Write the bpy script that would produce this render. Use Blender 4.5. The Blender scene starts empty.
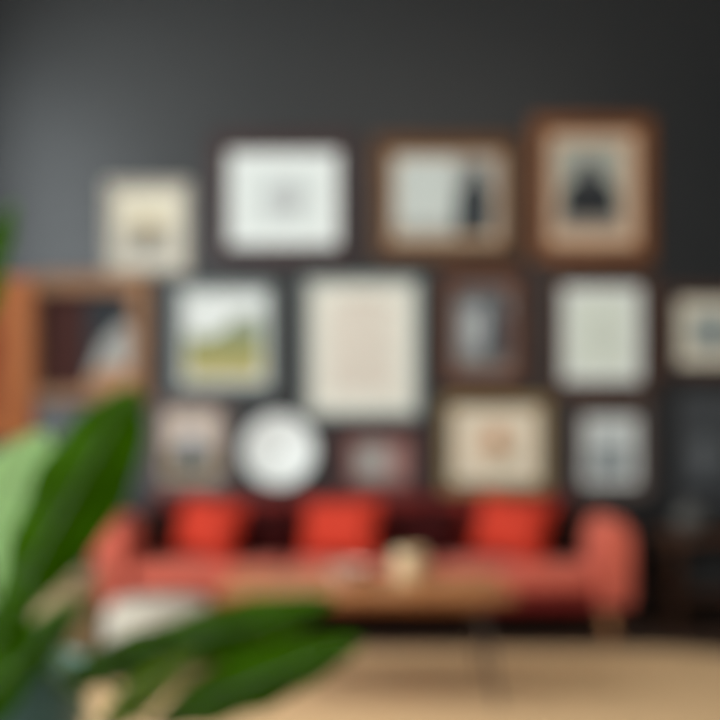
import bpy, bmesh, math, random
from mathutils import Vector, Matrix
random.seed(4)
PI = math.pi
SC = bpy.context.scene
COL = SC.collection

# ---------------------------------------------------------------- camera, light, exposure
F, HY, H = 1000.0, 444.0, 0.92        # focal length in pixels, horizon row, eye height
WALL = 5.60                            # distance of the gallery wall
cd = bpy.data.cameras.new('camera'); cam = bpy.data.objects.new('camera', cd); COL.objects.link(cam)
cam.location = (0, 0, H); cam.rotation_euler = (PI/2, 0, 0)
cd.sensor_width = 36; cd.lens = 36*F/720; cd.shift_y = (HY-360)/720
cd.clip_start = 0.02
cd.dof.use_dof = True; cd.dof.focus_distance = 0.30; cd.dof.aperture_fstop = 4.3
SC.camera = cam

world = bpy.data.worlds.new('world'); SC.world = world; world.use_nodes = True
bg = world.node_tree.nodes['Background']; bg.inputs[0].default_value = (1.0, 0.96, 0.89, 1); bg.inputs[1].default_value = 0.52

def area(name, loc, rot, sx, sy, power, color):
    l = bpy.data.lights.new(name, 'AREA'); l.shape = 'RECTANGLE'; l.size = sx; l.size_y = sy
    l.energy = power; l.color = color
    o = bpy.data.objects.new(name, l); COL.objects.link(o); o.location = loc; o.rotation_euler = rot
    return o
# daylight through the left-hand window, and the ceiling light of the room
area('window_daylight', (-2.78, 2.0, 2.15), (0, -PI/2, 0), 3.3, 3.6, 262, (0.86, 0.95, 1.0))
area('ceiling_light', (0.8, 1.6, 3.9), (0, 0, 0), 2.2, 2.2, 14, (1.0, 0.93, 0.84))

SC.view_settings.view_transform = 'Standard'; SC.view_settings.look = 'None'
SC.view_settings.exposure = 0.17; SC.view_settings.gamma = 1.0
SC.view_settings.use_curve_mapping = False
SC.cycles.use_denoising = True

# ---------------------------------------------------------------- materials
def lin(c):
    return tuple(((v/255)/12.92 if v/255 <= .04045 else (((v/255)+.055)/1.055)**2.4) for v in c) + (1,)
MATS = {}
def mat(name, c, rough=.6, var=.0, scale=30, bump=0.0, bscale=200, trans=0, coat=0, stretch=None, c2=None, metal=0, sheen=0, spec=.5):
    if name in MATS: return MATS[name]
    m = bpy.data.materials.new(name); m.use_nodes = True; MATS[name] = m
    nt = m.node_tree; b = nt.nodes['Principled BSDF']
    b.inputs['Roughness'].default_value = rough; b.inputs['Metallic'].default_value = metal
    b.inputs['Specular IOR Level'].default_value = spec
    b.inputs['Sheen Weight'].default_value = sheen
    if coat: b.inputs['Coat Weight'].default_value = coat; b.inputs['Coat Roughness'].default_value = .25
    tc = nt.nodes.new('ShaderNodeTexCoord'); mp = nt.nodes.new('ShaderNodeMapping')
    nt.links.new(tc.outputs['Object'], mp.inputs['Vector'])
    if stretch: mp.inputs['Scale'].default_value = stretch
    a = lin(c)
    d = lin(c2) if c2 else tuple(v*(1-var) for v in a[:3])+(1,)
    n = nt.nodes.new('ShaderNodeTexNoise'); n.inputs['Scale'].default_value = scale; n.inputs['Detail'].default_value = 5
    nt.links.new(mp.outputs[0], n.inputs['Vector'])
    r = nt.nodes.new('ShaderNodeValToRGB'); r.color_ramp.elements[0].position = .3; r.color_ramp.elements[1].position = .7
    r.color_ramp.elements[0].color = a; r.color_ramp.elements[1].color = d
    nt.links.new(n.outputs['Fac'], r.inputs[0]); nt.links.new(r.outputs[0], b.inputs['Base Color'])
    if bump:
        n2 = nt.nodes.new('ShaderNodeTexNoise'); n2.inputs['Scale'].default_value = bscale
        nt.links.new(mp.outputs[0], n2.inputs['Vector'])
        bp = nt.nodes.new('ShaderNodeBump'); bp.inputs['Strength'].default_value = bump; bp.inputs['Distance'].default_value = .003
        nt.links.new(n2.outputs['Fac'], bp.inputs['Height']); nt.links.new(bp.outputs[0], b.inputs['Normal'])
    if trans:
        tr = nt.nodes.new('ShaderNodeBsdfTranslucent'); nt.links.new(r.outputs[0], tr.inputs[0])
        mx = nt.nodes.new('ShaderNodeMixShader'); mx.inputs[0].default_value = trans
        out = nt.nodes['Material Output']
        nt.links.new(b.outputs[0], mx.inputs[1]); nt.links.new(tr.outputs[0], mx.inputs[2]); nt.links.new(mx.outputs[0], out.inputs[0])
    return m

def wood(name, c, c2, rough=.45, axis='x'):
    st = {'x': (1, 9, 9), 'z': (9, 9, 1), 'y': (9, 1, 9)}[axis]
    return mat(name, c, rough, c2=c2, scale=6, stretch=st, bump=.15, bscale=20, spec=.25)

def floor_material():
    m = bpy.data.materials.new('dark_plank_floor'); m.use_nodes = True
    nt = m.node_tree; b = nt.nodes['Principled BSDF']; b.inputs['Roughness'].default_value = .45
    tc = nt.nodes.new('ShaderNodeTexCoord')
    br = nt.nodes.new('ShaderNodeTexBrick'); br.inputs['Scale'].default_value = 1.0
    br.inputs['Brick Width'].default_value = 1.4; br.inputs['Row Height'].default_value = .14; br.inputs['Mortar Size'].default_value = .002
    br.inputs['Color1'].default_value = lin((72, 50, 38)); br.inputs['Color2'].default_value = lin((60, 42, 32)); br.inputs['Mortar'].default_value = lin((25, 18, 14))
    nt.links.new(tc.outputs['Object'], br.inputs['Vector'])
    n = nt.nodes.new('ShaderNodeTexNoise'); n.inputs['Scale'].default_value = 8
    mp = nt.nodes.new('ShaderNodeMapping'); mp.inputs['Scale'].default_value = (1, 14, 1)
    nt.links.new(tc.outputs['Object'], mp.inputs[0]); nt.links.new(mp.outputs[0], n.inputs['Vector'])
    mx = nt.nodes.new('ShaderNodeMixRGB'); mx.blend_type = 'MULTIPLY'; mx.inputs[0].default_value = .4
    nt.links.new(br.outputs['Color'], mx.inputs[1]); nt.links.new(n.outputs['Fac'], mx.inputs[2]); nt.links.new(mx.outputs[0], b.inputs['Base Color'])
    return m

# ---------------------------------------------------------------- helpers
def at(px, py, d): return Vector(((px-360)*d/F, d, H+(HY-py)*d/F))
def obj(name, bm, mats, parent=None, smooth=True):
    me = bpy.data.meshes.new(name); bmesh.ops.recalc_face_normals(bm, faces=bm.faces)
    bm.to_mesh(me); bm.free()
    if not isinstance(mats, (list, tuple)): mats = [mats]
    for m in mats: me.materials.append(m)
    if smooth:
        for p in me.polygons: p.use_smooth = True
        try: me.set_sharp_from_angle(angle=math.radians(40))
        except Exception: pass
    o = bpy.data.objects.new(name, me); COL.objects.link(o)
    if parent: o.parent = parent
    return o
def tag(o, label, cat, group=None):
    o['label'] = label; o['category'] = cat
    if group: o['group'] = group
    return o
def thing(name, label, cat, loc=(0, 0, 0), rz=0, group=None):
    o = bpy.data.objects.new(name, None); COL.objects.link(o); o.location = loc; o.rotation_euler = (0, 0, rz)
    return tag(o, label, cat, group)
def struct(o): o['kind'] = 'structure'; return o

def add_box(bm, c, s, bev=0.0, seg=3, mi=0):
    r = bmesh.ops.create_cube(bm, size=1)
    vs = r['verts']
    for v in vs: v.co = Vector((v.co.x*s[0]+c[0], v.co.y*s[1]+c[1], v.co.z*s[2]+c[2]))
    fs = set(f for v in vs for f in v.link_faces)
    for f in fs: f.material_index = mi
    if bev:
        es = list(set(e for v in vs for e in v.link_edges))
        bmesh.ops.bevel(bm, geom=es, offset=bev, segments=seg, profile=.5, affect='EDGES')
def box(c, s, bev=0.0, seg=3):
    bm = bmesh.new(); add_box(bm, c, s, bev, seg); return bm
def add_lathe(bm, prof, n=48, c=(0, 0, 0), mi=0):
    rings = []
    for (r, z) in prof:
        if r < 1e-5: rings.append([bm.verts.new((c[0], c[1], c[2]+z))])
        else: rings.append([bm.verts.new((c[0]+r*math.cos(2*PI*k/n), c[1]+r*math.sin(2*PI*k/n), c[2]+z)) for k in range(n)])
    for a, b in zip(rings, rings[1:]):
        for k in range(n):
            k2 = (k+1) % n
            if len(a) == 1 and len(b) == 1: continue
            if len(a) == 1: f = bm.faces.new((a[0], b[k], b[k2]))
            elif len(b) == 1: f = bm.faces.new((a[k], a[k2], b[0]))
            else: f = bm.faces.new((a[k], a[k2], b[k2], b[k]))
            f.material_index = mi
def lathe(prof, n=48, c=(0, 0, 0)):
    bm = bmesh.new(); add_lathe(bm, prof, n, c); return bm
def add_tube(bm, pts, r0, r1=None, n=10):
    r1 = r0 if r1 is None else r1
    pts = [Vector(p) for p in pts]; rings = []
    for i, p in enumerate(pts):
        d = (pts[min(i+1, len(pts)-1)]-pts[max(i-1, 0)]).normalized()
        u = d.cross(Vector((0, 0, 1)));
        if u.length < 1e-3: u = Vector((1, 0, 0))
        u.normalize(); v = d.cross(u); r = r0+(r1-r0)*i/(len(pts)-1)
        rings.append([bm.verts.new(p+u*r*math.cos(2*PI*k/n)+v*r*math.sin(2*PI*k/n)) for k in range(n)])
    for a, b in zip(rings, rings[1:]):
        for k in range(n): bm.faces.new((a[k], a[(k+1) % n], b[(k+1) % n], b[k]))
    bm.faces.new(rings[0]); bm.faces.new(rings[-1])
def tube(pts, r0, r1=None, n=10):
    bm = bmesh.new(); add_tube(bm, pts, r0, r1, n); return bm
def pillow(w, h, t, n=16, pinch=.10):
    """a stuffed cushion lying in its own XZ plane, thickness along Y, centre at the origin"""
    bm = bmesh.new(); g = {}
    for s in (-1, 1):
        for i in range(n+1):
            for j in range(n+1):
                edge = i in (0, n) or j in (0, n)
                if s == 1 and edge: g[s, i, j] = g[-1, i, j]; continue
                u, v = 2*i/n-1, 2*j/n-1
                k = 1-pinch*(1-abs(u)**2)*abs(v)**3, 1-pinch*(1-abs(v)**2)*abs(u)**3
                th = ((1-u**4)*(1-v**4))**.55
                x, z = u*w/2*k[1], v*h/2*k[0]
                g[s, i, j] = bm.verts.new((x, s*t/2*th, z))
    for s in (-1, 1):
        for i in range(n):
            for j in range(n):
                q = [g[s, i, j], g[s, i+1, j], g[s, i+1, j+1], g[s, i, j+1]]
                try: bm.faces.new(q)
                except ValueError: pass
    return bm
def piping(w, h, r=.006, pinch=.10, n=16):
    pts = []
    def P(u, v):
        k = 1-pinch*(1-abs(u)**2)*abs(v)**3, 1-pinch*(1-abs(v)**2)*abs(u)**3
        return Vector((u*w/2*k[1], 0, v*h/2*k[0]))
    for i in range(n): pts.append(P(2*i/n-1, -1))
    for i in range(n): pts.append(P(1, 2*i/n-1))
    for i in range(n): pts.append(P(1-2*i/n, 1))
    for i in range(n): pts.append(P(-1, 1-2*i/n))
    bm = bmesh.new(); rings = []; N = len(pts)
    for i, p in enumerate(pts):
        d = (pts[(i+1) % N]-pts[i-1]).normalized(); u = Vector((0, 1, 0)); v = d.cross(u)
        rings.append([bm.verts.new(p+u*r*math.cos(2*PI*k/8)+v*r*math.sin(2*PI*k/8)) for k in range(8)])
    for i in range(N):
        a, b = rings[i], rings[(i+1) % N]
        for k in range(8): bm.faces.new((a[k], a[(k+1) % 8], b[(k+1) % 8], b[k]))
    return bm

# ---------------------------------------------------------------- the room
M_wall = mat('charcoal_wall_paint', (24, 26, 28), .36, var=.12, scale=3, bump=.12, bscale=90, spec=.58)
M_white = mat('white_ceiling_paint', (225, 222, 215), .8, var=.03)
M_side = mat('side_wall_paint', (120, 118, 114), .7, var=.05)
XL, XR, YF, ZT = -2.6, 2.9, -0.6, 4.0
struct(obj('floor', box(((XL+XR)/2, (YF+WALL)/2, -.05), (XR-XL+.4, WALL-YF+.4, .1)), floor_material(), smooth=False))
struct(obj('ceiling', box(((XL+XR)/2, (YF+WALL)/2, ZT+.05), (XR-XL+.4, WALL-YF+.4, .1)), M_white, smooth=False))
struct(obj('wall_back', box(((XL+XR)/2, WALL+.05, ZT/2), (XR-XL+.4, .1, ZT)), M_wall, smooth=False))
struct(obj('wall_right', box((XR+.05, (YF+WALL)/2, ZT/2), (.1, WALL-YF, ZT)), M_side, smooth=False))
bm = bmesh.new()                                    # left wall with its window opening
w0, w1, z0, z1 = 0.2, 3.8, 0.5, 3.8
add_box(bm, (XL-.05, (YF+w0)/2, ZT/2), (.1, w0-YF, ZT)); add_box(bm, (XL-.05, (w1+WALL)/2, ZT/2), (.1, WALL-w1, ZT))
add_box(bm, (XL-.05, (w0+w1)/2, z0/2), (.1, w1-w0, z0)); add_box(bm, (XL-.05, (w0+w1)/2, (z1+ZT)/2), (.1, w1-w0, ZT-z1))
struct(obj('wall_left', bm, M_side, smooth=False))
bm = bmesh.new()
for y in (w0+.02, (w0+w1)/2, w1-.02): add_box(bm, (XL-.05, y, (z0+z1)/2), (.06, .04, z1-z0))
for z in (z0+.02, z1-.02): add_box(bm, (XL-.05, (w0+w1)/2, z), (.05, w1-w0, .04))
struct(obj('window_1', bm, M_white, smooth=False))
struct(obj('baseboard_back', box(((XL+XR)/2, WALL-.008, .05), (XR-XL, .014, .1), .003), mat('dark_baseboard', (38, 36, 35), .5, var=.1)))

# ---------------------------------------------------------------- gallery wall
SW = F/(WALL-.03)
def wx(px): return (px-360)/SW
def wz(py): return H+(HY-py)/SW
FR = {}
def frame(name, x0, y0, x1, y1, rail, label, fm, art, mat_m=None, matw=None, depth=.03, cat='picture', art_name='print', round_=False):
    """outer edge in wall pixels; rail and matw in pixels; art(bm, X, Z) adds flat coloured shapes and returns the materials"""
    X0, X1, Z0, Z1 = wx(x0), wx(x1), wz(y1), wz(y0)
    cx, cz = (X0+X1)/2, (Z0+Z1)/2; w, h = X1-X0, Z1-Z0
    rl, rr_, rt, rb = [v/SW for v in (rail if isinstance(rail, tuple) else (rail,)*4)]
    t = thing(name, label, cat, (cx, WALL-.001, cz), 0, 'framed pictures on the charcoal wall')
    bm = bmesh.new()                                 # mitred rails with a small inner step
    prof = [(0, 0), (0, -depth+.004), (.06, -depth), (.72, -depth), (.82, -depth+.005), (1, -depth+.008), (1, 0)]
    rings = []
    for (i, y) in prof:
        rings.append([bm.verts.new((sx*(w/2-i*(rl if sx < 0 else rr_)), y, sz*(h/2-i*(rb if sz < 0 else rt)))) for sx, sz in ((-1, -1), (1, -1), (1, 1), (-1, 1))])
    rings.append(rings[0])
    for a, b in zip(rings, rings[1:]):
        for k in range(4): bm.faces.new((a[k], a[(k+1) % 4], b[(k+1) % 4], b[k]))
    obj('frame', bm, fm, t)
    iw, ih = w-rl-rr_, h-rt-rb
    ox, oz = (rl-rr_)/2, (rb-rt)/2
    inner = []
    inner.append(obj('backing', box((0, -.005, 0), (iw-.0005, .008, ih-.0005)), M_back, t, smooth=False))
    yb = -.0095
    if mat_m:
        mw = matw if isinstance(matw, (tuple, list)) else (matw, matw, matw, matw)   # left right top bottom
        l, rr, tp, bt = [v/SW for v in mw]
        bm = bmesh.new()
        o4 = [(-iw/2, -ih/2), (iw/2, -ih/2), (iw/2, ih/2), (-iw/2, ih/2)]
        i4 = [(-iw/2+l, -ih/2+bt), (iw/2-rr, -ih/2+bt), (iw/2-rr, ih/2-tp), (-iw/2+l, ih/2-tp)]
        for yy in ((yb, yb-.003),):
            A = [bm.verts.new((x*.999, yy[0], z*.999)) for x, z in o4]; B = [bm.verts.new((x*.999, yy[1], z*.999)) for x, z in o4]
            C = [bm.verts.new((x, yy[1], z)) for x, z in i4]; D = [bm.verts.new((x, yy[0], z)) for x, z in i4]
            for P, Q in ((A, B), (B, C), (C, D), (D, A)):
                for k in range(4): bm.faces.new((P[k], P[(k+1) % 4], Q[(k+1) % 4], Q[k]))
        inner.append(obj('mat_board', bm, mat_m, t, smooth=False))
        ax0, ax1, az0, az1 = i4[0][0], i4[1][0], i4[0][1], i4[2][1]
    else: ax0, ax1, az0, az1 = -iw/2, iw/2, -ih/2, ih/2
    bm = bmesh.new(); A = Art(bm, ax0, ax1, az0, az1, yb)
    art(A)
    inner.append(obj(art_name, bm, A.mats, t, smooth=False))
    for o in inner: o.location = (ox, 0, oz)
    return t
class Art:
    """flat printed shapes, in unit coordinates u (0 left..1 right), v (0 bottom..1 top)"""
    def __init__(s, bm, x0, x1, z0, z1, y): s.bm, s.x0, s.x1, s.z0, s.z1, s.y, s.mats, s.k = bm, x0, x1, z0, z1, y, [], 0
    def m(s, c):
        m = mat('print_%02x%02x%02x' % tuple(c), c, .6, var=.06, scale=12, spec=.2)
        if m not in s.mats: s.mats.append(m)
        return s.mats.index(m)
    def poly(s, uv, c):
        y = s.y-.0002-.0003*s.k; s.k += 1
        f = s.bm.faces.new([s.bm.verts.new((s.x0+u*(s.x1-s.x0), y, s.z0+v*(s.z1-s.z0))) for u, v in uv]); f.material_index = s.m(c)
    def rect(s, u0, v0, u1, v1, c): s.poly([(u0, v0), (u1, v0), (u1, v1), (u0, v1)], c)
    def ell(s, u, v, a, b, c, n=28): s.poly([(u+a*math.cos(2*PI*k/n), v+b*math.sin(2*PI*k/n)) for k in range(n)], c)

M_back = mat('backing_card', (120, 110, 98), .8, var=.1)
M_cream = mat('cream_mat_board', (232, 222, 200), .7, var=.03)
M_wmat = mat('white_mat_board', (238, 240, 234), .7, var=.02)
M_tan = mat('tan_mat_board', (214, 180, 148), .7, var=.05)
M_wfr = mat('white_painted_frame', (176, 168, 154), .5, var=.05)
M_gfr = mat('pale_grey_frame', (150, 157, 152), .5, var=.05)
M_dk = wood('dark_umber_frame', (74, 54, 52), (48, 36, 36))
M_wal = wood('walnut_frame', (106, 70, 40), (80, 50, 28))
M_ora = wood('chestnut_frame', (134, 82, 44), (104, 60, 30))
M_mah = wood('mahogany_frame', (108, 62, 38), (76, 42, 26))
M_oak = wood('orange_oak_frame', (208, 124, 62), (182, 98, 44), axis='z')
M_gold = mat('brass_gilt_frame', (150, 122, 78), .4, var=.25, scale=20)
M_taupe = wood('taupe_frame', (120, 104, 96), (94, 80, 74))
M_rose = wood('reddish_brown_frame', (100, 58, 54), (74, 42, 40))
M_blk = mat('black_frame_paint', (30, 30, 31), .4, var=.1)

def a_desert(a):
    a.rect(0, 0, 1, 1, (232, 222, 196)); a.rect(0, 0, 1, .5, (186, 180, 166)); a.poly([(.2, .48), (.5, .62), (.8, .5), (.8, .42), (.2, .42)], (196, 168, 120))
    a.poly([(.34, .2), (.66, .2), (.72, .45), (.5, .5), (.3, .42)], (130, 122, 108)); a.rect(.0, .0, 1, .12, (196, 190, 178))
frame('picture_frame', 104, 180, 190, 274, 9, 'small cream-framed landscape print, highest at the left end of the wall', M_wfr, a_desert, M_cream, 6)
def a_circle(a):
    a.rect(0, 0, 1, 1, (226, 230, 224)); a.ell(.52, .5, .26, .30, (206, 208, 204)); a.ell(.54, .48, .15, .18, (190, 191, 188)); a.ell(.55, .48, .06, .08, (176, 178, 176))
    a.rect(.2, .2, .5, .23, (200, 202, 198))
frame('picture_frame', 209, 132, 357, 264, 19, 'large dark umber frame around a white sheet with a faint grey disc', M_dk, a_circle, M_wmat, 14)
def a_figure(a):
    a.rect(0, 0, 1, 1, (206, 210, 202)); a.rect(.0, 0, .62, .16, (170, 168, 158)); a.rect(.6, 0, 1, 1, (168, 166, 158))
    a.poly([(.58, 0), (.94, 0), (.96, .5), (.88, .7), (.68, .7), (.6, .5)], (58, 62, 64)); a.ell(.78, .78, .085, .13, (72, 76, 78)); a.rect(.08, .2, .1, .95, (190, 194, 186))
frame('picture_frame', 373, 135, 520, 260, 17, 'wide walnut frame holding a pale photo of a standing dark figure', M_wal, a_figure, mat('buff_mat_board', (196, 166, 134), .7, var=.05), (6, 6, 5, 8))
def a_head(a):
    a.rect(0, 0, 1, 1, (176, 176, 162)); a.rect(0, 0, 1, .16, (150, 140, 128)); a.poly([(.06, .14), (.94, .14), (.9, .46), (.7, .62), (.3, .62), (.1, .46)], (54, 56, 58))
    a.ell(.5, .6, .19, .2, (66, 68, 70)); a.ell(.48, .38, .2, .16, (34, 36, 38)); a.ell(.48, .7, .2, .12, (96, 98, 98))
frame('picture_frame', 532, 116, 654, 261, 16, 'tall chestnut frame with tan mat around a dark bust portrait', M_ora, a_head, M_tan, (9, 14, 10, 15))
def a_field(a):
    a.rect(0, 0, 1, 1, (234, 236, 230)); a.rect(0, 0, 1, .46, (142, 142, 84)); a.poly([(0, .3), (0, .54), (.3, .5), (.55, .62), (1, .7), (1, .3)], (142, 148, 104))
    a.rect(0, .1, 1, .34, (176, 166, 100)); a.rect(0, 0, 1, .1, (196, 184, 140)); a.poly([(.55, .62), (.6, .74), (.8, .8), (1, .74), (1, .6)], (160, 166, 152))
frame('picture_frame', 176, 285, 272, 389, 7, 'pale grey frame with an olive and yellow field under a white sky', M_gfr, a_field, M_wmat, 3)
def a_print(a):
    a.rect(0, 0, 1, 1, (44, 48, 52)); a.poly([(0, .05), (1, 0), (1, .66), (.8, .72), (.35, .5), (.15, .25)], (176, 174, 168)); a.poly([(0, 0), (1, 0), (1, .2), (.5, .26), (0, .1)], (190, 140, 100))
def shadow_box():
    t = frame('shadow_box_frame', 37, 275, 150, 403, (3, 17, 18, 14), 'deep brown wooden box frame with small print beside orange oak frame', wood('brown_oak_frame', (164, 120, 84), (132, 92, 60)), lambda a: a.rect(0, 0, 1, 1, (66, 24, 14)), depth=.09, art_name='lining')
    w, h = 46/SW, 94/SW
    bm = bmesh.new(); A = Art(bm, 0, w, 0, h, 0); a_print(A)
    o = obj('print', bm, A.mats, t, smooth=False); o.location = (wx(85)-t.location.x, -.013, -h/2-.02)
    return t
shadow_box()
def a_text(a):
    a.rect(0, 0, 1, 1, (236, 230, 214))
    for i in range(15):
        v = .9-i*.056; a.rect(.12, v, [.9, .84, .88, .78][i % 4], v+.02, (214, 190, 172))
    a.rect(.3, .94, .7, .965, (196, 170, 150))
frame('poster_frame', 304, 277, 420, 418, 7, 'biggest cream poster, lines of faint peach text, in pale grey frame', M_gfr, a_text, mat('ivory_mat_board', (234, 230, 214), .7, var=.03), 9, cat='poster')
def a_grey(a):
    a.rect(0, 0, 1, 1, (142, 144, 142)); a.poly([(.5, 0), (1, 0), (1, .6), (.8, .95), (.6, .8), (.55, .4)], (72, 74, 78)); a.ell(.38, .5, .2, .24, (182, 184, 182)); a.rect(0, .82, 1, 1, (92, 94, 96)); a.rect(0, 0, 1, .12, (120, 116, 112))
frame('picture_frame', 441, 271, 525, 385, 13, 'mahogany frame with a small smoky grey photograph, right of the big poster', M_mah, a_grey, mat('cocoa_mat_board', (150, 124, 108), .7), (2, 2, 3, 4))
def a_blank(a):
    a.rect(0, 0, 1, 1, (232, 236, 220)); a.ell(.5, .5, .22, .26, (222, 226, 210)); a.rect(.35, .2, .65, .215, (196, 196, 184))
frame('picture_frame', 546, 270, 657, 397, 16, 'dark brown frame holding a nearly blank greenish white sheet', wood('dark_brown_frame', (88, 62, 50), (62, 44, 36)), a_blank, M_wmat, 8)
def a_blue(a):
    a.rect(0, 0, 1, 1, (180, 182, 168)); a.ell(.45, .5, .25, .32, (120, 134, 142)); a.rect(0, 0, 1, .2, (160, 158, 144))
frame('picture_frame', 666, 287, 762, 376, 12, 'dark brown framed pale sheet cut by the right edge of the photo', wood('dark_brown_frame', (88, 62, 50), (62, 44, 36)), a_blue, M_cream, 12)
def a_vase(a):
    a.rect(0, 0, 1, 1, (216, 198, 182)); a.rect(0, 0, 1, .42, (112, 100, 66)); a.poly([(.36, .18), (.64, .18), (.7, .45), (.6, .66), (.4, .66), (.3, .45)], (116, 132, 146)); a.ell(.5, .68, .08, .05, (196, 202, 206))
frame('picture_frame', 151, 399, 230, 492, 11, 'taupe frame around a pinkish print with a small blue vase', M_taupe, a_vase, mat('pink_mat_board', (206, 186, 170), .7), (4, 4, 4, 5))
def a_rose(a):
    a.rect(0, 0, 1, 1, (164, 160, 152)); a.rect(.66, 0, 1, 1, (172, 130, 122)); a.ell(.4, .5, .2, .25, (180, 176, 168))
frame('picture_frame', 336, 427, 421, 496, 13, 'small reddish brown frame with a grey print, under the big poster', M_rose, a_rose, mat('dusty_rose_mat', (150, 112, 104), .7), (8, 6, 5, 5))
def a_orange(a):
    a.rect(0, 0, 1, 1, (238, 218, 190)); a.poly([(.4, .4), (.5, .34), (.62, .44), (.66, .62), (.56, .78), (.44, .76), (.38, .6)], (206, 138, 84)); a.poly([(.5, .3), (.7, .22), (.8, .44), (.66, .5)], (176, 168, 142)); a.rect(.48, .05, .51, .36, (178, 170, 130)); a.ell(.52, .58, .06, .08, (186, 110, 62))
frame('picture_frame', 441, 397, 550, 493, 11, 'gilt frame with a cream print of an orange flower', M_gold, a_orange, M_cream, 8)
def a_town(a):
    a.rect(0, 0, 1, 1, (206, 210, 206)); a.rect(0, 0, 1, .5, (150, 156, 156)); a.poly([(.1, .5), (.3, .6), (.5, .5), (.7, .58), (.9, .5)], (178, 184, 182)); a.rect(.2, .2, .8, .3, (132, 138, 140))
frame('picture_frame', 569, 403, 652, 498, 14, 'taupe frame with a misty grey print, above the right sofa arm', wood('brown_taupe_frame', (96, 82, 76), (72, 60, 56)), a_town, M_wmat, 6)
def a_night(a):
    a.rect(0, 0, 1, 1, (70, 72, 74)); a.ell(.3, .42, .2, .2, (98, 100, 102)); a.rect(0, 0, 1, .12, (44, 44, 46))
frame('picture_frame', 672, 386, 762, 512, 7, 'black frame with a charcoal picture, lowest at the right end of the wall', M_blk, a_night, mat('charcoal_mat_board', (72, 73, 75), .7), 8)
def a_red(a): a.rect(0, 0, 1, 1, (176, 96, 56)); a.ell(.5, .6, .4, .3, (160, 72, 40))
frame('picture_frame', -76, 277, 32, 442, 30, 'broad orange oak frame cut by the left edge of the photo', M_oak, a_red, depth=.04)

# round white wall plate
t = thing('wall_plate', 'round white plate hung on the wall among the pictures', 'plate', (wx(279), WALL-.001, wz(450)))
t.rotation_euler = (PI/2, 0, 0)
R_ = 36/SW
obj('plate_disc', lathe([(0, 0), (R_*.6, 0), (R_*.98, .02), (R_, .026), (R_*.97, .028), (R_*.7, .012), (R_*.66, .008), (0, .007)], 64), mat('white_glazed_ceramic', (246, 248, 242), .35, var=.02), t)

# ---------------------------------------------------------------- rug
rug = thing('rug', 'beige woven rug with rounded corners under the coffee table', 'rug', (.35, 3.12, .0005))
def rrect(hx, hy, r, n=12):
    pts = []
    for cx_, cy_, a0 in ((hx-r, hy-r, 0), (-hx+r, hy-r, PI/2), (-hx+r, -hy+r, PI), (hx-r, -hy+r, 3*PI/2)):
        pts += [(cx_+r*math.cos(a0+PI/2*k/n), cy_+r*math.sin(a0+PI/2*k/n)) for k in range(n+1)]
    return pts
bm = bmesh.new(); rg = []
for e, z in ((0, 0), (.008, .006), (0, .013)):
    rg.append([bm.verts.new((x, y, z)) for x, y in rrect(1.37+e, 1.31+e, .45+e)])
for a, b in zip(rg, rg[1:]):
    for k in range(len(a)): bm.faces.new((a[k], a[(k+1) % len(a)], b[(k+1) % len(a)], b[k]))
bm.faces.new(rg[0]); bm.faces.new(rg[-1])
obj('rug_pile', bm, mat('beige_jute', (214, 178, 132), .9, c2=(192, 152, 108), scale=60, bump=.5, bscale=150), rug)
bm = bmesh.new(); rg = []
pts = rrect(1.34, 1.28, .42)
for j_ in range(6):
    b = 2*PI*j_/6; e = .012*math.cos(b)
    rg.append([bm.verts.new((x, y, .013+.004*math.sin(b))) for x, y in rrect(1.34+e, 1.28+e, .42+e)])
for j_ in range(6):
    a, b = rg[j_], rg[(j_+1) % 6]
    for k in range(len(a)): bm.faces.new((a[k], a[(k+1) % len(a)], b[(k+1) % len(a)], b[k]))
obj('braided_border', bm, mat('jute_braid', (176, 146, 108), .9, var=.2), rug)

# ---------------------------------------------------------------- sofa
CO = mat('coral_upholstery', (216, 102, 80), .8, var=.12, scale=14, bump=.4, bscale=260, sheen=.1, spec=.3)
CO2 = mat('coral_upholstery_shaded', (126, 36, 30), .85, var=.12, scale=14, bump=.4, bscale=260, spec=.2)  # same coral cloth, shade on back and base put into its colour
LEG = wood('oak_leg', (184, 126, 80), (150, 98, 60), axis='z')
sofa = thing('sofa', 'long coral red three-seat sofa with wooden legs under the gallery wall', 'sofa', (.012, 5.1, 0))
W_, D_ = 2.56, .80
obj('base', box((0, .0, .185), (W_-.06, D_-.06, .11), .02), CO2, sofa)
AW = .17
for s in (-1, 1):
    bm = bmesh.new()                                # rolled-top arm: a rounded profile swept front to back
    prof = [(-AW/2+.01, .14), (-AW/2, .2), (-AW/2, .465)] + [(-AW/2*math.cos(a), .465+.10*math.sin(a)) for a in [PI*k/12 for k in range(1, 12)]] + [(AW/2, .465), (AW/2, .2), (AW/2-.01, .14)]
    rings = []
    for (y, sc) in ((-D_/2, .86), (-D_/2+.012, .95), (-D_/2+.04, 1), (D_/2-.1, 1), (D_/2-.02, .97)):
        rings.append([bm.verts.new((s*(W_/2-AW/2)+x*sc, y, .36+(z-.36)*(sc if sc < 1 else 1))) for x, z in prof])
    for a, b in zip(rings, rings[1:]):
        for k in range(len(prof)): bm.faces.new((a[k], a[(k+1) % len(prof)], b[(k+1) % len(prof)], b[k]))
    bm.faces.new(rings[0]); bm.faces.new(rings[-1])
    obj('arm', bm, CO, sofa)
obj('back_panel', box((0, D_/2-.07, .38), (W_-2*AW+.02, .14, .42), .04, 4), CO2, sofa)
sw = (W_-2*AW-.02)/3
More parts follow.
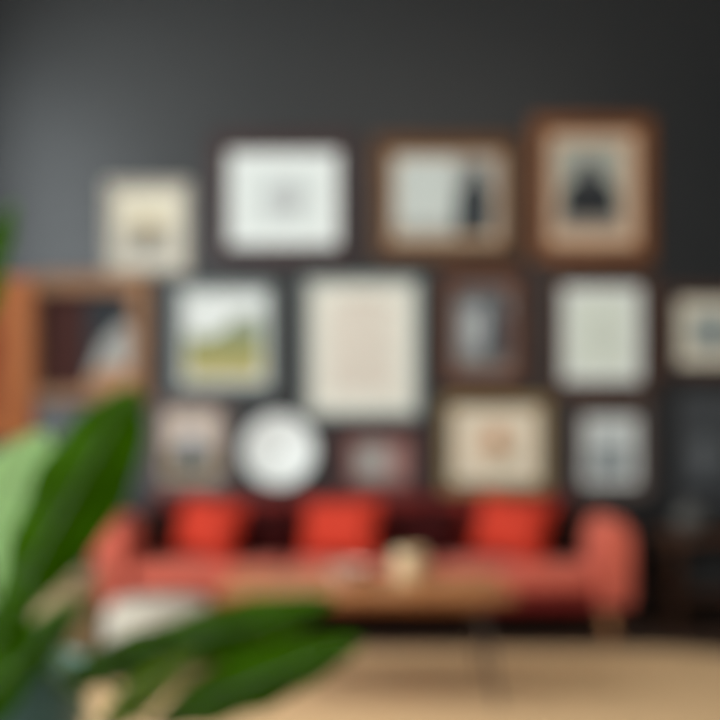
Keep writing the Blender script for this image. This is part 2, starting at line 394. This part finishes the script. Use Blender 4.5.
for i in (-1, 0, 1):
    obj('seat_cushion', box((i*(sw+.004), -.075, .28), (sw-.006, D_-.17, .125), .04, 5), CO, sofa)
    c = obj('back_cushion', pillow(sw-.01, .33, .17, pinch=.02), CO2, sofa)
    c.location = (i*(sw+.004), D_/2-.21, .485); c.rotation_euler = (math.radians(-10), 0, 0)
for sx in (-1, 1):
    for sy in (-1, 1):
        obj('leg', tube([(sx*(W_/2-.12), sy*(D_/2-.1), .135), (sx*(W_/2-.09), sy*(D_/2-.06), 0)], .032, .02, 14), LEG, sofa)
def cushion(px, py, w, h, tilt, lean, m, label, d=5.02, rz=0):
    p = at(px, py, d)
    t = thing('throw_cushion', label, 'cushion', p, 0, 'cushions along the sofa')
    t.rotation_euler = (math.radians(lean), math.radians(tilt), math.radians(rz))
    obj('cover', pillow(w, h, .17), m, t); obj('piping', piping(w, h), m, t)
RED = mat('bright_red_cushion', (196, 54, 32), .8, var=.1, scale=20, bump=.3, spec=.25)
MAR = mat('maroon_velvet', (56, 8, 8), .85, var=.2, bump=.3, spec=.15)
BRN = mat('dark_brown_velvet', (36, 16, 10), .85, var=.2, bump=.3, spec=.15)
cushion(209, 529, .38, .29, 6, -18, RED, 'bright red cushion nearest the left sofa arm', 4.96, -34)
cushion(340, 529, .46, .30, -4, -18, RED, 'bright red cushion in the middle of the sofa', 5.0, -36)
cushion(512, 528, .40, .30, 6, -18, RED, 'bright red cushion nearest the right sofa arm', 5.0, -34)
cushion(150, 533, .28, .27, -4, -14, BRN, 'dark brown cushion tucked against the left sofa arm', 5.15, 0)
cushion(264, 532, .36, .27, 3, -14, MAR, 'maroon cushion between the left and middle red cushions', 5.13, 0)
cushion(422, 532, .40, .27, -3, -14, MAR, 'maroon cushion between the middle and right red cushions', 5.13, 0)
cushion(567, 533, .30, .27, 4, -14, BRN, 'dark brown cushion tucked against the right sofa arm', 5.1, 0)

# ---------------------------------------------------------------- coffee table and what stands on it
TW = wood('coffee_table_oak', (176, 120, 76), (146, 94, 56))
TL = mat('dark_table_leg', (62, 48, 38), .5, var=.2)
ct = thing('coffee_table', 'low oak coffee table with dark splayed legs on the rug', 'table', (.02, 3.66, .0145))
obj('tabletop', box((0, 0, .386), (1.02, .56, .032), .012, 4), TW, ct)
obj('apron', box((0, 0, .353), (.84, .40, .034), .005), TW, ct)
for sx in (-1, 1):
    for sy in (-1, 1):
        obj('leg', tube([(sx*.40, sy*.18, .356), (sx*.455, sy*.235, 0)], .011, .007, 14), TL, ct)
ZT_ = .0145+.4025
t = tag(obj('bowl', lathe([(0, 0), (.035, 0), (.04, .008), (.07, .04), (.085, .07), (.08, .07), (.064, .04), (.03, .014), (0, .012)]), mat('pale_pink_ceramic', (206, 164, 144), .4, var=.05)), 'low pale pink bowl on the coffee table, left of the jar', 'bowl'); t.location = (at(348, 590, 3.58).x, 3.58, ZT_)
t = thing('candle_jar', 'cream candle jar on the coffee table', 'candle', (at(410, 590, 3.6).x, 3.6, ZT_))
obj('jar', lathe([(0, 0), (.05, 0), (.06, .012), (.062, .10), (.056, .118), (.05, .118), (.054, .10), (.054, .09), (0, .09)]), mat('cream_stoneware', (212, 182, 140), .45, var=.06), t)
obj('wick', tube([(0, 0, .088), (.002, 0, .112)], .0025, n=6), mat('wick_black', (40, 34, 30), .8), t)
t = tag(obj('wooden_tray', box((0, 0, .008), (.30, .2, .014), .005), wood('tray_wood', (190, 132, 86), (164, 108, 68))), 'flat wooden tray on the right of the coffee table', 'tray'); t.location = (.34, 3.62, ZT_)

# ---------------------------------------------------------------- pouf, basket
p = thing('pouf', 'round off-white pouf standing in front of the sofa left end', 'pouf', (-.77, 3.86, .018))
rr = .215
obj('cover', lathe([(0, 0), (rr*.8, 0)]+[(rr*(.80+.20*math.cos(a)), .15+.142*math.sin(a)) for a in [PI/2*k/7 for k in range(-7, 8)]][0:]+[(rr*.4, .305), (0, .308)], 48), mat('off_white_knit', (174, 164, 148), .9, var=.1, scale=40, bump=.6, bscale=120), p)
bm = bmesh.new()
for k in range(12):
    a = 2*PI*k/12
    add_tube(bm, [(rr*(.80+.205*math.cos(b))*math.cos(a), rr*(.80+.205*math.cos(b))*math.sin(a), .15+.145*math.sin(b)) for b in [PI/2*j/7 for j in range(-6, 8)]], .004, n=6)
obj('seam', bm, mat('seam_thread', (206, 196, 180), .9), p)
b_ = thing('basket', 'beige woven basket on the floor left of the pouf', 'basket', (-1.21, 4.06, 0.001))
prof = [(0, 0), (.11, 0)]
for k in range(22): prof += [(.12+.03*math.sin(PI*k/24)+.004*(k % 2), .01+k*.017)]
prof += [(.135, .385), (.126, .383), (.13, .2), (.10, .02), (0, .02)]
obj('body', lathe(prof, 40), mat('seagrass', (172, 148, 112), .9, var=.3, scale=60, bump=.5), b_)
for s in (-1, 1):
    obj('handle', tube([(s*.128, -.04, .37), (s*.145, -.03, .42), (s*.15, 0, .435), (s*.145, .03, .42), (s*.128, .04, .37)], .007, n=8), mat('seagrass_dark', (132, 106, 74), .9), b_)

# ---------------------------------------------------------------- side table at the right with a vase
DW = wood('dark_walnut', (96, 62, 42), (70, 44, 30))
st = thing('side_table', 'dark wooden side table right of the sofa', 'table', (1.80, 5.2, 0))
obj('tabletop', box((0, 0, .445), (.52, .5, .03), .008), DW, st)
obj('shelf', box((0, 0, .16), (.44, .42, .02), .005), DW, st)
for sx in (-1, 1):
    for sy in (-1, 1): obj('leg', box((sx*.225, sy*.215, .215), (.035, .035, .43), .004), DW, st)
vz = thing('vase', 'squat grey stoneware vase on the dark side table', 'vase', (1.69, 5.12, .4605))
obj('vase_body', lathe([(0, 0), (.05, 0), (.085, .04), (.09, .075), (.06, .12), (.035, .14), (.042, .16), (.036, .16), (.028, .14), (.05, .11), (0, .03)]), mat('grey_stoneware', (84, 82, 78), .6, var=.15), vz)
bx_ = tag(obj('storage_box', box((0, 0, .09), (.32, .3, .18), .01), mat('black_box_card', (28, 28, 28), .7)), 'black storage box on the lower shelf of the side table', 'box'); bx_.location = (1.80, 5.2, .1705)

# ---------------------------------------------------------------- foreground plant
PX, PY = -.56, 1.65
pl = thing('potted_plant', 'broad-leaved green house plant in tall teal planter in the near left corner', 'plant', (PX, PY, 0))
obj('planter', lathe([(0, 0), (.075, 0), (.08, .01), (.108, .54), (.112, .56), (.104, .56), (.10, .53), (0, .525)], 48), mat('teal_glaze', (104, 142, 134), .45, var=.15, scale=8), pl)
obj('soil', lathe([(0, .54), (.06, .538), (.099, .531), (.06, .528), (0, .527)], 32), mat('potting_soil', (36, 27, 20), .95, var=.4, bump=.8, scale=80), pl)
G1 = mat('deep_green_leaf', (82, 132, 0), .6, var=.3, scale=14, trans=.25, spec=.06)
G2 = mat('sunlit_green_leaf', (196, 226, 164), .4, var=.1, scale=10, trans=.5, coat=.2)  # leaf green with the sunlight on the big leaf put into its colour
G3 = mat('fresh_green_leaf', (132, 162, 24), .45, var=.2, scale=12, trans=.35)
GS = mat('plant_stem', (84, 108, 44), .5, var=.2)
def bez(p0, p1, p2, t): return p0*(1-t)**2+p1*2*t*(1-t)+p2*t*t
def leaf(base, tip, wpx, m, bow=.06, roll=0, d0=1.6, d1=1.5, fold=.25, pk=.75):
    off = Vector((PX, PY, 0))
    p0, p2 = at(base[0], base[1], d0)-off, at(tip[0], tip[1], d1)-off
    ax = (p2-p0).normalized(); L = (p2-p0).length
    side = ax.cross(Vector((0, 1, 0))).normalized(); nrm = side.cross(ax)
    side = (Matrix.Rotation(math.radians(roll), 3, ax) @ side); nrm = Matrix.Rotation(math.radians(roll), 3, ax) @ nrm
    p1 = (p0+p2)/2+Vector((0, 0, bow))*1.0
    w = wpx*(d0+d1)/2/F/2; n, mcol = 22, 8; bm = bmesh.new(); rows = []
    for i in range(n+1):
        tt = i/n; c = bez(p0, p1, p2, tt); wd = w*(math.sin(PI*min(1, tt**pk))**.7)*(1-.15*tt)+.0008
        rows.append([])
        for j in range(mcol+1):
            u = 2*j/mcol-1
            rows[-1].append(bm.verts.new(c+side*u*wd+nrm*(fold*abs(u)*wd+.012*wd/w*math.sin(tt*26+u*2)*abs(u))))
    for i in range(n):
        for j in range(mcol): bm.faces.new((rows[i][j], rows[i][j+1], rows[i+1][j+1], rows[i+1][j]))
    r = bmesh.ops.solidify(bm, geom=bm.faces[:], thickness=.0012)
    o = obj('leaf', bm, m, pl)
    obj('midrib', tube([bez(p0, p1, p2, .02+.93*k/12) - nrm*.0015 for k in range(13)], .003, .0010, 6), GS, o)
    root = Vector((random.uniform(-.03, .03), random.uniform(-.03, .03), .535))
    q = (p2-p0).normalized()
    mid = root+(p0-root)*.5 - q*.02; mid.z = max(mid.z, root.z+.02)
    d_ = p0-root
    pts = [bez(root, Vector((root.x+d_.x*.25, root.y+d_.y*.25, root.z+max(.10, d_.z*.75))), p0, k/8) for k in range(9)]
    obj('stem', tube(pts, .0055, .0035, 8), GS, pl)
LF = [((-12, 652), (138, 386), 100, G1, .02, 0, 1.60, 1.50, .25, 1.4),
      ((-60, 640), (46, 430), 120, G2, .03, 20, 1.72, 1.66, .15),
      ((-75, 430), (16, 200), 50, G1, .02, 0, 1.60, 1.50, .25),
      ((80, 686), (336, 600), 58, G1, .015, 0, 1.60, 1.50, .25, 1.15),
      ((150, 728), (364, 640), 64, G1, .01, 0, 1.50, 1.40, .25, 1.0),
      ((60, 690), (226, 620), 40, G1, .02, 0, 1.56, 1.48, .2),
      ((104, 730), (196, 652), 38, G3, .01, 0, 1.50, 1.44, .2),
      ((0, 690), (82, 598), 46, G1, .01, 0, 1.55, 1.48, .25),
      ((-30, 700), (30, 585), 60, G1, .01, 0, 1.50, 1.42, .25),
      ((-50, 740), (34, 650), 60, G1, .01, 0, 1.42, 1.34, .25)]
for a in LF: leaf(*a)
